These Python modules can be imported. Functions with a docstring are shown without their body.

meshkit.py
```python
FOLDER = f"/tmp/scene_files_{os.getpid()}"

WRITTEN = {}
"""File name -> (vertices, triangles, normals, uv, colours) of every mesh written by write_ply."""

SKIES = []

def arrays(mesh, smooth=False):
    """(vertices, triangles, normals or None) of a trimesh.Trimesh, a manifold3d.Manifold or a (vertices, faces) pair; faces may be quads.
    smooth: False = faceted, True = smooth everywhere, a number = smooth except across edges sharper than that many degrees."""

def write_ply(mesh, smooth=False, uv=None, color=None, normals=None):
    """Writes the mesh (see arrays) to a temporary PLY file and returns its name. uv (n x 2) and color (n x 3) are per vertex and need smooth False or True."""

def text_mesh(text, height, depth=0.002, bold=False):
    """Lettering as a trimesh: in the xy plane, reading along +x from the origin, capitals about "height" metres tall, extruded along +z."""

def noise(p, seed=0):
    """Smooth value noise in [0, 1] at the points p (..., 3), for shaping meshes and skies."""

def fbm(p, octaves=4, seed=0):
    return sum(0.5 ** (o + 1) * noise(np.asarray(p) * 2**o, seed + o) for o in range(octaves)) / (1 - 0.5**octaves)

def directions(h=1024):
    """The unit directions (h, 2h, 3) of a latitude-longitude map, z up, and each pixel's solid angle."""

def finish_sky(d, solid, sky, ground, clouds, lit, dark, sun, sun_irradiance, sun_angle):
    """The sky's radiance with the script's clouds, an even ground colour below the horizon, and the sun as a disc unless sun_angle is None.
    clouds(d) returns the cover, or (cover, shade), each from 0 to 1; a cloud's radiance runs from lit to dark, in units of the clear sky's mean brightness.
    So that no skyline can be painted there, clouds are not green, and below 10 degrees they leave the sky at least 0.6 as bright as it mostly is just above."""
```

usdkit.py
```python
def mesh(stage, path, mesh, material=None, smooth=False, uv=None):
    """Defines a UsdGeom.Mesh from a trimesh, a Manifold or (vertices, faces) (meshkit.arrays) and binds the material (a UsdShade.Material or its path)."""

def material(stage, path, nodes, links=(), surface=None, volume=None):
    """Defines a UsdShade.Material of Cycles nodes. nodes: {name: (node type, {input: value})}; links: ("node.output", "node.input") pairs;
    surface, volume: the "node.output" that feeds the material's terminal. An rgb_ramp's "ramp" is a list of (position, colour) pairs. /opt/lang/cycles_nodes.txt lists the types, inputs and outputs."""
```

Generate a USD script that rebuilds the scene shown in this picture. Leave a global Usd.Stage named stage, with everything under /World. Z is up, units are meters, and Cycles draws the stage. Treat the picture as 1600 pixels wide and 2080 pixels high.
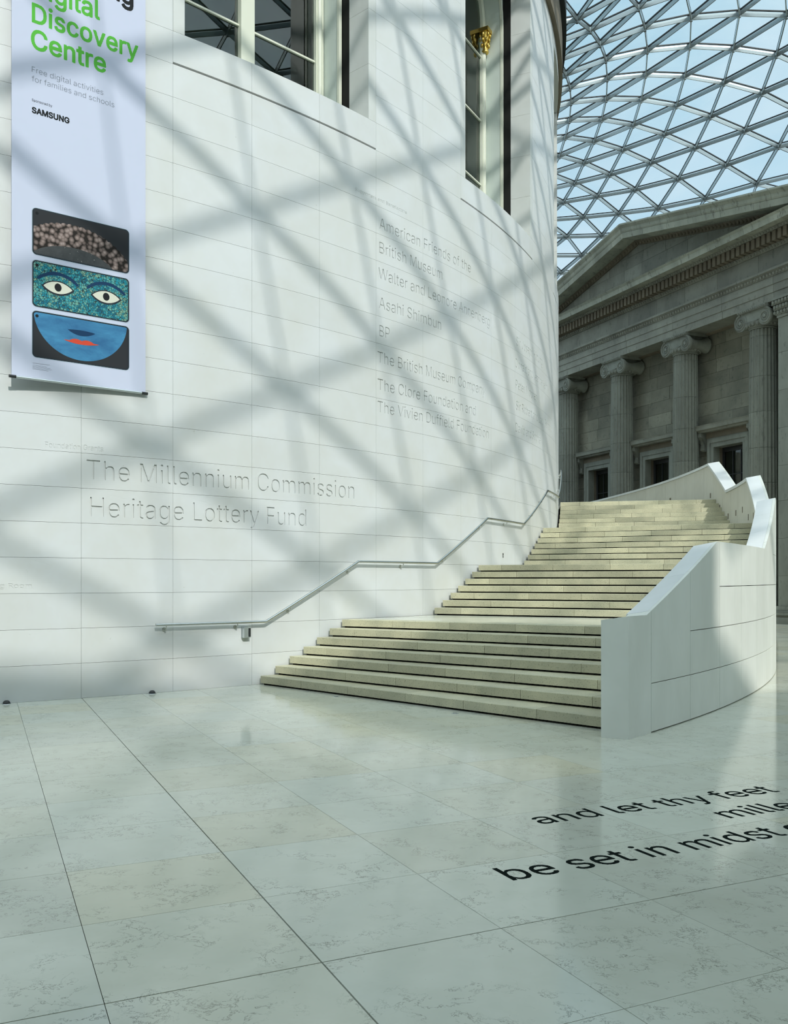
import math, random
import numpy as np, trimesh, manifold3d, usdkit, meshkit
from manifold3d import Manifold, CrossSection
from shapely.geometry import Polygon, Point, box as sbox
from shapely.ops import unary_union
from pxr import Usd, UsdGeom, UsdLux, UsdShade, Gf, Sdf

stage = Usd.Stage.CreateInMemory()
UsdGeom.SetStageUpAxis(stage, 'Z'); UsdGeom.SetStageMetersPerUnit(stage, 1.0)
UsdGeom.Xform.Define(stage, '/World'); UsdGeom.Scope.Define(stage, '/World/Looks')
random.seed(4); rng = np.random.default_rng(4)

# ------------------------------------------------------------------ camera, sky, sun, exposure
EXPOSURE = 0.15
EYE, F_PX = 1.75, 1850.0
cam = UsdGeom.Camera.Define(stage, '/World/camera')
cam.CreateHorizontalApertureAttr(36.0); cam.CreateVerticalApertureAttr(46.8); cam.CreateFocalLengthAttr(36.0 * F_PX / 1600)
cam.CreateVerticalApertureOffsetAttr(36.0 * 137.6 / 1600); cam.CreateClippingRangeAttr(Gf.Vec2f(0.05, 3000))
cam.CreateExposureAttr(EXPOSURE)
cx = UsdGeom.Xformable(cam); cx.AddTranslateOp().Set(Gf.Vec3d(0, 0, EYE)); cx.AddRotateXOp().Set(90)

SUN_EL, SUN_AZ = 38.0, 24.0            # azimuth from -y towards +x
def M(name, nodes, links=(), surface='p.BSDF', volume=None):
    return usdkit.material(stage, '/World/Looks/' + name, nodes, links, surface=surface, volume=volume)

SUN_DIR = (math.sin(math.radians(SUN_AZ)) * math.cos(math.radians(SUN_EL)), -math.cos(math.radians(SUN_AZ)) * math.cos(math.radians(SUN_EL)), math.sin(math.radians(SUN_EL)))
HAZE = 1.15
sky_mat = M('sky', {          # blue sky away from the sun, whitening through haze towards it, thin clouds
    'tc': ('texture_coordinate', {}), 'sep': ('separate_xyz', {}),
    'r': ('rgb_ramp', {'ramp': [(0.0, (0.30, 0.32, 0.30)), (0.495, (0.45, 0.47, 0.46)), (0.505, (0.66, 0.78, 0.84)), (0.62, (0.54, 0.74, 0.88)), (0.75, (0.36, 0.60, 0.74)), (1.0, (0.28, 0.50, 0.66))]}),
    'mr': ('map_range', {'from_min': -1.0, 'from_max': 1.0, 'to_min': 0.0, 'to_max': 1.0}),
    'mp': ('mapping', {'scale': (1.0, 1.0, 2.2)}),
    'n': ('noise_texture', {'scale': 2.6, 'detail': 6, 'roughness': 0.55, 'distortion': 0.4}),
    'cr': ('rgb_ramp', {'ramp': [(0.46, (0, 0, 0)), (0.72, (0.6, 0.6, 0.6))]}),
    'mx': ('mix_color', {'b': (0.85, 0.91, 0.95)}),
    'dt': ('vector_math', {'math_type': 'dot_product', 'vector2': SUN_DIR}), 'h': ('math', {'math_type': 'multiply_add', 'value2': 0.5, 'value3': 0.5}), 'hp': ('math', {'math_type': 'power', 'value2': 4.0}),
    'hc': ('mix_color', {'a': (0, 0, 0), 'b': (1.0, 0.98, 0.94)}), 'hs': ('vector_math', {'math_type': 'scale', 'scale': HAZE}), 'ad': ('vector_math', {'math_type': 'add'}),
    'bg': ('background_shader', {'strength': 1.0})},
    [('tc.generated', 'sep.vector'), ('sep.z', 'mr.value'), ('mr.result', 'r.fac'), ('tc.generated', 'mp.vector'), ('mp.vector', 'n.vector'), ('n.fac', 'cr.fac'),
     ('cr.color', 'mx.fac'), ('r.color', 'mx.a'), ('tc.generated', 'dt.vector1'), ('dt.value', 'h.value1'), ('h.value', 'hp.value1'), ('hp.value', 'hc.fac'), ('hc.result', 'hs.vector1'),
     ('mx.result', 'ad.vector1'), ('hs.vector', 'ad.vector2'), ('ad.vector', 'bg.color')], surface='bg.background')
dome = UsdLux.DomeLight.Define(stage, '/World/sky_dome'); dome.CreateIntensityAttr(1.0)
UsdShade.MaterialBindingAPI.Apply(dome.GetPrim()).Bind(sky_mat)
sun = UsdLux.DistantLight.Define(stage, '/World/sun'); sun.CreateIntensityAttr(0.62); sun.CreateAngleAttr(0.9); sun.CreateNormalizeAttr(True); sun.CreateColorAttr(Gf.Vec3f(1.0, 0.97, 0.92))
sx = UsdGeom.Xformable(sun)
# a distant light shines along its -z; turn -z to point from the sun to the court
sx.AddRotateZOp().Set(SUN_AZ); sx.AddRotateXOp().Set(90.0 - SUN_EL)

# ------------------------------------------------------------------ helpers
C = np.array([-17.0655, 32.2128]); R = 22.518; CRS = 0.5175; RISE = 2 * CRS / 7
J0, JD = 0.5858, 2 * math.pi / 100
D2R = math.pi / 180
used = {}
def numbered(parent, name):
    k = (parent, name); i = used.get(k, 0); used[k] = i + 1
    return name if i == 0 else f'{name}_{i:03d}'
def ppath(parent):
    return '/World' if parent is None else (parent if isinstance(parent, str) else str(parent.GetPath()))
def tag(prim, label=None, cat=None, group=None, kind=None):
    for k, v in (('label', label), ('category', cat), ('group', group), ('kind', kind)):
        if v: prim.SetCustomDataByKey(k, v)
    return prim
def thing(name, label=None, cat=None, group=None, kind=None, loc=None, rotz=0):
    x = UsdGeom.Xform.Define(stage, '/World/' + numbered('/World', name))
    if loc is not None: x.AddTranslateOp().Set(Gf.Vec3d(*map(float, loc)))
    if rotz: x.AddRotateZOp().Set(math.degrees(rotz))
    return tag(x.GetPrim(), label, cat, group, kind)
def obj(name, mesh, mat, parent=None, smooth=False, **kw):
    pp = ppath(parent)
    p = usdkit.mesh(stage, pp + '/' + numbered(pp, name), mesh, mat, smooth=smooth).GetPrim()
    tag(p, kw.get('label'), kw.get('cat'), kw.get('group'), kw.get('kind'))
    return p
class MB:
    """collects (vertices, faces) into one mesh"""
    def __init__(self): self.v, self.f, self.n = [], [], 0
    def add(self, m):
        if hasattr(m, 'to_mesh'):
            q = m.to_mesh(); v, f = q.vert_properties[:, :3], q.tri_verts
        elif isinstance(m, tuple): v, f = m
        else: v, f = m.vertices, m.faces
        v = np.asarray(v, float); f = np.asarray(f, int)
        if f.shape[1] == 4: f = np.vstack([f[:, [0, 1, 2]], f[:, [0, 2, 3]]])
        self.v.append(v); self.f.append(f + self.n); self.n += len(v); return self
    def get(self): return np.vstack(self.v), np.vstack(self.f)
HEXF = np.array([[0, 3, 2, 1], [4, 5, 6, 7], [0, 1, 5, 4], [1, 2, 6, 5], [2, 3, 7, 6], [3, 0, 4, 7]])
def hexa(bot, top):
    """bot, top: four corners each, counter-clockwise seen from above"""
    return np.vstack([bot, top]).astype(float), HEXF
def abox(x0, x1, y0, y1, z0, z1):
    b = [[x0, y0], [x1, y0], [x1, y1], [x0, y1]]
    return hexa([[*p, z0] for p in b], [[*p, z1] for p in b])
def loft(rings, cap=True):
    """rings: list of equal-length closed loops of points"""
    n = len(rings[0]); v = np.vstack(rings); f = []
    for i in range(len(rings) - 1):
        a, b = i * n, (i + 1) * n
        for j in range(n):
            k = (j + 1) % n
            f += [[a + j, a + k, b + k], [a + j, b + k, b + j]]
    if cap:
        for j in range(1, n - 1):
            f.append([0, j + 1, j]); e = (len(rings) - 1) * n; f.append([e, e + j, e + j + 1])
    return v, np.array(f)
def fixn(m):
    t = trimesh.Trimesh(*(m if isinstance(m, tuple) else (m.vertices, m.faces)), process=False)
    if t.volume < 0: t.invert()
    return np.array(t.vertices), np.array(t.faces)
def tube(path, rad, n=10, closed=False):
    P = np.asarray(path, float); rings = []; up = np.array([0, 0, 1.0])
    rad = np.broadcast_to(rad, len(P)); prev = None
    for i in range(len(P)):
        a = P[max(i - 1, 0)]; b = P[min(i + 1, len(P) - 1)]; t = (b - a) / np.linalg.norm(b - a)
        if prev is None:
            s = np.cross(t, up)
            if np.linalg.norm(s) < 1e-3: s = np.cross(t, [1, 0, 0])
        else: s = prev - t * (prev @ t)
        s /= np.linalg.norm(s); prev = s; w = np.cross(s, t)
        g = 1.0
        if 0 < i < len(P) - 1:
            t1 = (P[i] - a) / np.linalg.norm(P[i] - a); t2 = (b - P[i]) / np.linalg.norm(b - P[i]); g = 1 / max(0.6, math.cos(0.5 * math.acos(np.clip(t1 @ t2, -1, 1))))
        ang = np.arange(n) * 2 * math.pi / n
        # widen in the bend plane only
        ring = P[i] + rad[i] * (np.outer(np.cos(ang), s) + np.outer(np.sin(ang), w))
        if g > 1.001:
            bd = (t2 - t1); bd /= np.linalg.norm(bd); off = ring - P[i]; ring = ring + np.outer(off @ bd, bd) * (g - 1)
        rings.append(ring)
    return fixn(loft(rings))
def lathe(prof, n=24, c=(0, 0, 0)):
    ang = np.arange(n) * 2 * math.pi / n
    return fixn(loft([np.stack([c[0] + r * np.cos(ang), c[1] + r * np.sin(ang), np.full(n, c[2] + z)], 1) for r, z in prof]))
def pol(th, rho, z=0.0):
    """th in degrees about the drum's axis, from -y towards +x"""
    t = np.asarray(th) * D2R
    return np.stack(np.broadcast_arrays(C[0] + rho * np.sin(t), C[1] - rho * np.cos(t), z), -1)
def bent(th0, th1, r0, r1, z0, z1, n=6):
    """curved block; r0, r1, z0, z1 may be functions of the angle"""
    fn = lambda q, t: q(t) if callable(q) else q
    rings = []
    for t in np.linspace(th0, th1, n + 1):
        a, b, lo, hi = fn(r0, t), fn(r1, t), fn(z0, t), fn(z1, t)
        lo0, lo1 = lo if isinstance(lo, tuple) else (lo, lo); hi0, hi1 = hi if isinstance(hi, tuple) else (hi, hi)
        rings.append(np.array([pol(t, a, lo0), pol(t, b, lo1), pol(t, b, hi1), pol(t, a, hi0)]))
    return fixn(loft(rings))
def px(p):
    p = np.asarray(p, float); return 800 + F_PX * p[..., 0] / p[..., 1], 1177.6 - F_PX * (p[..., 2] - EYE) / p[..., 1]
def in_frame(p, pad=10):
    p = np.atleast_2d(p)
    if (p[:, 1] < 0.3).any(): p = p[p[:, 1] > 0.3]
    if not len(p): return False
    u, v = px(p); return u.max() > -pad and u.min() < 1600 + pad and v.max() > -pad and v.min() < 2080 + pad
def text_poly(s, h, thin=0.0, bold=False):
    m = meshkit.text_mesh(s, h, 0.01, bold)
    v, f = np.array(m.vertices), np.array(m.faces); k = np.abs(v[f][:, :, 2] - v[:, 2].max()).max(1) < 1e-6
    g = unary_union([Polygon(t) for t in v[f[k]][:, :, :2]]).buffer(h * 0.002).simplify(h * 0.008)
    return g.buffer(-thin, join_style=1).simplify(h * 0.006) if thin else g
def polys(g): return [p for p in (g.geoms if hasattr(g, 'geoms') else [g]) if isinstance(p, Polygon) and p.area > 1e-8]
def cross(g):
    loops = []
    for p in polys(g):
        loops.append(np.array(p.exterior.coords)[:-1]); loops += [np.array(i.coords)[:-1] for i in p.interiors]
    return CrossSection(loops, manifold3d.FillRule.EvenOdd)
def extr(g, d):
    m = cross(g).extrude(d).to_mesh(); return np.array(m.vert_properties[:, :3], float), np.array(m.tri_verts, int)

# ------------------------------------------------------------------ materials
def stone(name, c1, c2, scale=1.5, rough=0.5, tone=0.06, speck=None, bump=0.0, spec=0.5, stretch=(1, 1, 1), coat=0.0, vein=None, detail=5):
    nd = {'g': ('geometry', {}), 'mp': ('mapping', {'scale': stretch}), 'n': ('noise_texture', {'scale': scale, 'detail': detail, 'roughness': 0.6, 'distortion': 0.3}),
          'r': ('rgb_ramp', {'ramp': [(0.32, c1), (0.68, c2)]}), 'o': ('object_info', {}),
          'mr': ('map_range', {'to_min': 1 - tone, 'to_max': 1 + tone}), 'hs': ('hsv', {}),
          'p': ('principled_bsdf', {'roughness': rough, 'specular_ior_level': spec, 'coat_weight': coat, 'coat_roughness': 0.1})}
    lk = [('g.position', 'mp.vector'), ('mp.vector', 'n.vector'), ('n.fac', 'r.fac'), ('o.random', 'mr.value'), ('mr.result', 'hs.value'), ('hs.color', 'p.base_color')]
    last = 'r.color'
    if speck:
        col, sc, lo, hi, amt = speck
        nd |= {'sn': ('noise_texture', {'scale': sc, 'detail': 3, 'roughness': 0.7}), 'sr': ('rgb_ramp', {'ramp': [(lo, (amt, amt, amt)), (hi, (0, 0, 0))]}), 'sm': ('mix_color', {'b': col})}
        lk += [('mp.vector', 'sn.vector'), ('sn.fac', 'sr.fac'), ('sr.color', 'sm.fac'), (last, 'sm.a')]; last = 'sm.result'
    if vein:
        col, sc, w, amt = vein
        nd |= {'vn': ('noise_texture', {'scale': sc, 'detail': 7, 'roughness': 0.7, 'distortion': 0.35}), 'vs': ('math', {'math_type': 'subtract', 'value2': 0.5}), 'va': ('math', {'math_type': 'absolute'}),
               'vr': ('rgb_ramp', {'ramp': [(0.0, (amt,) * 3), (w, (0, 0, 0))]}), 'pn': ('noise_texture', {'scale': sc * 0.55, 'detail': 2}), 'pa': ('vector_math', {'math_type': 'add'}),
               'oc': ('combine_xyz', {}), 'om': ('math', {'math_type': 'multiply', 'value2': 37.0}), 'pr': ('rgb_ramp', {'ramp': [(0.47, (0, 0, 0)), (0.62, (1, 1, 1))]}), 'vm': ('math', {'math_type': 'multiply'}), 'vx': ('mix_color', {'b': col})}
        lk += [('o.random', 'om.value1'), ('om.value', 'oc.x'), ('om.value', 'oc.z'), ('mp.vector', 'pa.vector1'), ('oc.vector', 'pa.vector2'), ('pa.vector', 'vn.vector'), ('pa.vector', 'pn.vector'),
               ('vn.fac', 'vs.value1'), ('vs.value', 'va.value1'), ('va.value', 'vr.fac'), ('pn.fac', 'pr.fac'), ('vr.color', 'vm.value1'), ('pr.color', 'vm.value2'), ('vm.value', 'vx.fac'), (last, 'vx.a')]; last = 'vx.result'
    if bump:
        nd |= {'bn': ('noise_texture', {'scale': 60, 'detail': 4}), 'b': ('bump', {'strength': bump, 'distance': 0.01})}
        lk += [('g.position', 'bn.vector'), ('bn.fac', 'b.height'), ('b.normal', 'p.normal')]
    return M(name, nd, lk + [(last, 'hs.color')])
def plain(name, col, rough=0.5, metal=0.0, spec=0.5):
    return M(name, {'p': ('principled_bsdf', {'base_color': col, 'roughness': rough, 'metallic': metal, 'specular_ior_level': spec})})

m_drum = stone('drum_limestone', (0.675, 0.69, 0.685), (0.63, 0.635, 0.60), 0.9, 0.42, 0.02, speck=((0.45, 0.45, 0.38), 9.0, 0.22, 0.27, 0.6))
m_jamb = stone('jamb_limestone', (0.64, 0.65, 0.62), (0.60, 0.61, 0.57), 1.5, 0.5, 0.02)
FL = dict(scale=2.2, rough=0.10, spec=0.5, stretch=(1, 1, 1), detail=6)
m_tiles = [stone(f'floor_limestone_{i}', c1, c2, tone=0.03, speck=((0.20, 0.20, 0.14), 34.0, 0.265, 0.30, 0.9), vein=((0.075, 0.08, 0.055), vs, w * 1.25, 0.95), **FL) for i, (c1, c2, vs, w) in enumerate([
    ((0.54, 0.54, 0.44), (0.48, 0.48, 0.385), 8.0, 0.011), ((0.54, 0.55, 0.465), (0.49, 0.50, 0.415), 5.5, 0.009), ((0.54, 0.525, 0.405), (0.485, 0.475, 0.365), 10.0, 0.012), ((0.52, 0.525, 0.44), (0.47, 0.475, 0.39), 13.0, 0.012)])]
m_bed = plain('joint_mortar', (0.05, 0.055, 0.05), 0.9)
m_step = stone('step_stone', (0.57, 0.535, 0.37), (0.43, 0.415, 0.29), 2.2, 0.55, 0.13, speck=((0.16, 0.16, 0.11), 55.0, 0.30, 0.44, 0.75), bump=0.2)
m_land = stone('landing_stone', (0.58, 0.57, 0.46), (0.52, 0.51, 0.41), 2.0, 0.16, 0.03)
m_dark = plain('painted_gap_shade', (0.02, 0.02, 0.018), 0.9, spec=0.1)  # near-black colour stands in for shade in the stair slots and window gaps
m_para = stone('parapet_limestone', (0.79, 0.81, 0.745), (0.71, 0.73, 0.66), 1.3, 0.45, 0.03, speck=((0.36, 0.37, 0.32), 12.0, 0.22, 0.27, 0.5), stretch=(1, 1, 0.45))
m_para_bounce = stone('parapet_bounce_limestone', (0.66, 0.645, 0.56), (0.60, 0.585, 0.50), 1.3, 0.5, 0.03)  # parapet stone with warm bounce off the steps tinted into its colour
m_cope = stone('coping_limestone', (0.74, 0.76, 0.75), (0.68, 0.70, 0.68), 1.4, 0.4, 0.02)
m_fac = stone('portland_stone', (0.30, 0.30, 0.245), (0.20, 0.20, 0.165), 0.8, 0.75, 0.16, speck=((0.10, 0.10, 0.085), 5.0, 0.30, 0.42, 0.55), bump=0.2, stretch=(1, 1, 0.6))
m_fac2 = stone('column_stone', (0.29, 0.30, 0.25), (0.20, 0.205, 0.17), 1.0, 0.75, 0.10, speck=((0.10, 0.10, 0.085), 7.0, 0.30, 0.42, 0.5), bump=0.2, stretch=(1, 1, 0.4))
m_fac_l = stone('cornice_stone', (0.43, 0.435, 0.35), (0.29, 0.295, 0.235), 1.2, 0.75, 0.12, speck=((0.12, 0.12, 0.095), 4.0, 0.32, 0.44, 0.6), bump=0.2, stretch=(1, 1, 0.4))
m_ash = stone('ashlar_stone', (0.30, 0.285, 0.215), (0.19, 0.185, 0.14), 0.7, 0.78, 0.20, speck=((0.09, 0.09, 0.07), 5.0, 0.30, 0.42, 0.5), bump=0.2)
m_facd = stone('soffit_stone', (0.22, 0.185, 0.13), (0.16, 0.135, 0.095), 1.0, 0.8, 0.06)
m_steel = plain('roof_steel', (0.30, 0.34, 0.34), 0.26, 0.75, 1.0)
m_gask = plain('black_gasket', (0.02, 0.025, 0.025), 0.6)
m_rail = plain('stainless_steel', (0.60, 0.62, 0.60), 0.22, 1.0)
m_frame = stone('cream_frame_paint', (0.72, 0.73, 0.60), (0.69, 0.70, 0.57), 1.0, 0.4, 0.01)
m_gold = plain('gilding', (0.80, 0.56, 0.14), 0.28, 1.0)
m_brick = stone('inner_wall_stone', (0.60, 0.66, 0.60), (0.54, 0.60, 0.54), 1.0, 0.6, 0.03)
m_room = plain('dark_reading_room', (0.07, 0.065, 0.05), 0.8)
m_black = plain('black_plastic', (0.02, 0.022, 0.022), 0.35)
m_cloth = plain('banner_cloth', (0.58, 0.61, 0.735), 0.75, spec=0.2)
m_alu = plain('brushed_aluminium', (0.62, 0.66, 0.66), 0.35, 0.9)
m_green = plain('green_print', (0.10, 0.46, 0.05), 0.7, spec=0.2)
m_ink = plain('black_print', (0.012, 0.014, 0.016), 0.7, spec=0.2)
m_grey = plain('grey_print', (0.20, 0.22, 0.26), 0.7, spec=0.2)
m_inlay = plain('black_inlay', (0.010, 0.014, 0.012), 0.6, spec=0.0)
def pane(name, col, base, edge, power=4.0):
    return M(name, {'t': ('transparent_bsdf', {'color': col}), 'g': ('glossy_bsdf', {'color': (1, 1, 1), 'roughness': 0.0}), 'l': ('layer_weight', {'blend': 0.5}), 'w': ('math', {'math_type': 'power', 'value2': power}),
                    'f': ('math', {'math_type': 'multiply_add', 'value2': edge, 'value3': base}), 'm': ('mix_closure', {})},
             [('l.facing', 'w.value1'), ('w.value', 'f.value1'), ('f.value', 'm.fac'), ('t.BSDF', 'm.closure1'), ('g.BSDF', 'm.closure2')], surface='m.closure')
m_roofglass = pane('roof_glass', (0.955, 0.975, 0.98), 0.01, 0.10)
m_winglass = pane('window_glass', (0.55, 0.62, 0.58), 0.06, 0.5)

# ------------------------------------------------------------------ the drum wall of carved limestone blocks
GAP = 0.0019
def arc_of(th): return R * th * D2R
INS = [  # text, start along the wall (m), baseline, capital height, width, thinning
    ('The Millennium Commission', 13.27, 3.238, 0.300, 5.01, 0.0080), ('Heritage Lottery Fund', 13.32, 2.686, 0.300, 3.82, 0.0080), ('Foundation Grants', 12.68, 3.668, 0.078, 0.83, 0.0008),
    ('The Reading Room', 11.42, 1.634, 0.064, 1.08, 0.0005), ('American Friends of the', 18.95, 8.385, 0.215, 3.16, 0.0052), ('British Museum', 18.95, 7.93, 0.215, 2.01, 0.0052),
    ('Walter and Leonore Annenberg', 18.93, 7.44, 0.215, 4.10, 0.0052), ('Asahi Shimbun', 18.94, 6.885, 0.215, 1.97, 0.0052), ('BP', 18.95, 6.355, 0.215, 0.29, 0.0052),
    ('The British Museum Company', 18.90, 5.85, 0.215, 3.89, 0.0052), ('The Clore Foundation and', 18.90, 5.335, 0.215, 3.44, 0.0052), ('The Vivien Duffield Foundation', 18.90, 4.915, 0.215, 4.06, 0.0052),
    ('Sir Joseph Hotung', 24.62, 7.385, 0.215, 2.36, 0.0052), ('Donald and Jeanne Kahn', 24.58, 6.85, 0.215, 3.10, 0.0052), ('Peter Moores', 24.58, 6.34, 0.215, 1.79, 0.0052),
    ('Sir Robert and Lady Sainsbury', 24.60, 5.835, 0.215, 4.02, 0.0052), ('David and Sophie', 24.58, 5.305, 0.215, 2.2, 0.0052), ('Supporters and Benefactors', 18.30, 8.90, 0.062, 1.45, 0.0005)]
from shapely import affinity
carve, cdepth = [], []
for txt, s0, zb, h, w, thin in INS:
    g = text_poly(txt, h, thin)
    bx = g.bounds; k = w / (bx[2] - bx[0])
    g = affinity.affine_transform(g, [k, 0, 0, 1, s0 - bx[0] * k, zb])
    carve += polys(g); cdepth += [0.005 if h < 0.1 else 0.020] * len(polys(g))
from shapely.strtree import STRtree
tree = STRtree(carve)
def carved_block(s0, s1, z0, z1, dep=0.06):
    cell = sbox(s0 + .003, z0 + .003, s1 - .003, z1 - .003)
    hit = [carve[i] for i in tree.query(cell) if carve[i].intersects(cell)]
    if not hit: return None
    cut = unary_union(hit).intersection(cell)
    if not polys(cut): return None
    dp_ = max(cdepth[i] for i in tree.query(cell) if carve[i].intersects(cell))
    letters = cross(cut).extrude(dp_ + 0.001).rotate((90, 0, 0)).translate((0, 0.0, 0))   # occupies depth -0.011 .. +0.001 (y = -outward)
    letters = letters.translate((0, 0.001, 0))
    blk = Manifold.cube((s1 - s0, dep, z1 - z0)).translate((s0, -dep, z0))
    m = (blk - letters).refine_to_length(0.22).to_mesh()
    v = np.array(m.vert_properties[:, :3], float); f = np.array(m.tri_verts)
    t = v[:, 0] / R; rr = R + v[:, 1]
    w = np.stack([C[0] + rr * np.sin(t), C[1] - rr * np.cos(t), v[:, 2]], 1)
    return fixn((w, f))

ROWS = [i * CRS for i in range(33)] + [17.30]
def jth(k): return (J0 + JD * k) / D2R
wall = thing('wall_left', 'curved white limestone drum wall with carved donor names and thin joints', 'wall', kind='structure')
rest = MB(); cand = []
for k in range(-14, 22):
    for n in range(33):
        win = (k % 5) in (1, 2, 3)
        if win and n >= 20: continue
        a0, a1 = jth(k) + GAP / R / D2R, jth(k + 1) - GAP / R / D2R
        z0, z1 = ROWS[n] + (GAP if not (win and n == 19) else 0.034), ROWS[n + 1] - GAP
        corners = np.array([pol(a, R, z) for a in (a0, a1) for z in (z0, z1)])
        facing = [((c - [0, 0, EYE])[:2] @ (c[:2] - C)) < 0 for c in corners]
        vis = any(facing) and in_frame(corners)
        u, v = px(corners); area = (u.max() - u.min()) * (v.max() - v.min()) if vis else 0
        hidden = z1 < 0.3 and jth(k) > 44 or z1 < 1.0 and jth(k) > 50 or z1 < 2.0 and jth(k) > 58 or z1 < 3.0 and jth(k) > 69
        cand.append((area if not hidden else 0, k, n, a0, a1, z0, z1))
cand.sort(key=lambda q: -q[0])
for i, (area, k, n, a0, a1, z0, z1) in enumerate(cand):
    if i < 298 and area > 0:
        m = carved_block(arc_of(a0), arc_of(a1), z0, z1)
        if m is not None: obj('block', m, m_drum, wall)
        else: obj('block', bent(a0, a1, R - 0.06, R, z0, z1, 8), m_drum, wall, smooth=20)
    else:
        rest.add(bent(a0, a1, R - 0.06, R, z0, z1, 4))
obj('far_blocks', rest.get(), m_drum, wall, kind='stuff')
obj('backing', bent(jth(-14), jth(22), R - 0.5, R - 0.066, -0.05, 19.4 * CRS, 140), m_bed, wall)
pb = MB()
for b in range(-3, 5):
    pb.add(bent(jth(5 * b - 1) - 0.02, jth(5 * b + 1) + 0.02, R - 0.44, R - 0.066, 19.4 * CRS, 17.3, 8))
obj('pier_backing', pb.get(), m_bed, wall)
# top cornice ring, dark collar under the roof
obj('cornice', bent(jth(-14), jth(22), R - 0.5, R + 0.12, 17.31, 18.25, 160), m_facd, wall, smooth=30)
obj('lintel', bent(jth(-14), jth(22), R - 0.5, R - 0.005, 16.95, 17.30, 160), m_jamb, wall, smooth=30)
obj('roof_collar', bent(jth(-14), jth(22), R - 0.5, R + 0.24, 18.6, 20.9, 160), m_gask, wall, smooth=30)
obj('inner_drum', bent(jth(-14), jth(22), R - 3.2, R - 3.0, 0, 21, 120), m_room, wall)
obj('drum_roof', bent(jth(-14), jth(22), R - 3.2, R + 0.1, 18.25, 18.6, 120), m_room, wall)

# windows of the drum: stone surround, then the older arched window set deep behind a gap blacked in for its shade
def local(k, dep=0.0):
    th = J0 + JD * k; n = np.array([math.sin(th), -math.cos(th)]); e = np.array([math.cos(th), math.sin(th)]); o = C + (R - dep) * n
    return lambda s, d, z: np.stack(np.broadcast_arrays(o[0] + e[0] * s + n[0] * d, o[1] + e[1] * s + n[1] * d, z), -1)
def lbox(L, s0, s1, d0, d1, z0, z1):
    """box in a local frame: s along, d outward, z up"""
    b = [(s0, d1), (s1, d1), (s1, d0), (s0, d0)]
    return fixn(hexa([L(s, d, z0) for s, d in b], [L(s, d, z1) for s, d in b]))
def lext(L, poly, d0, d1):
    v, f = extr(poly, d1 - d0)
    return fixn((L(v[:, 0], d0 + v[:, 2], v[:, 1]), f))
SILL = 20 * CRS
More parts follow.
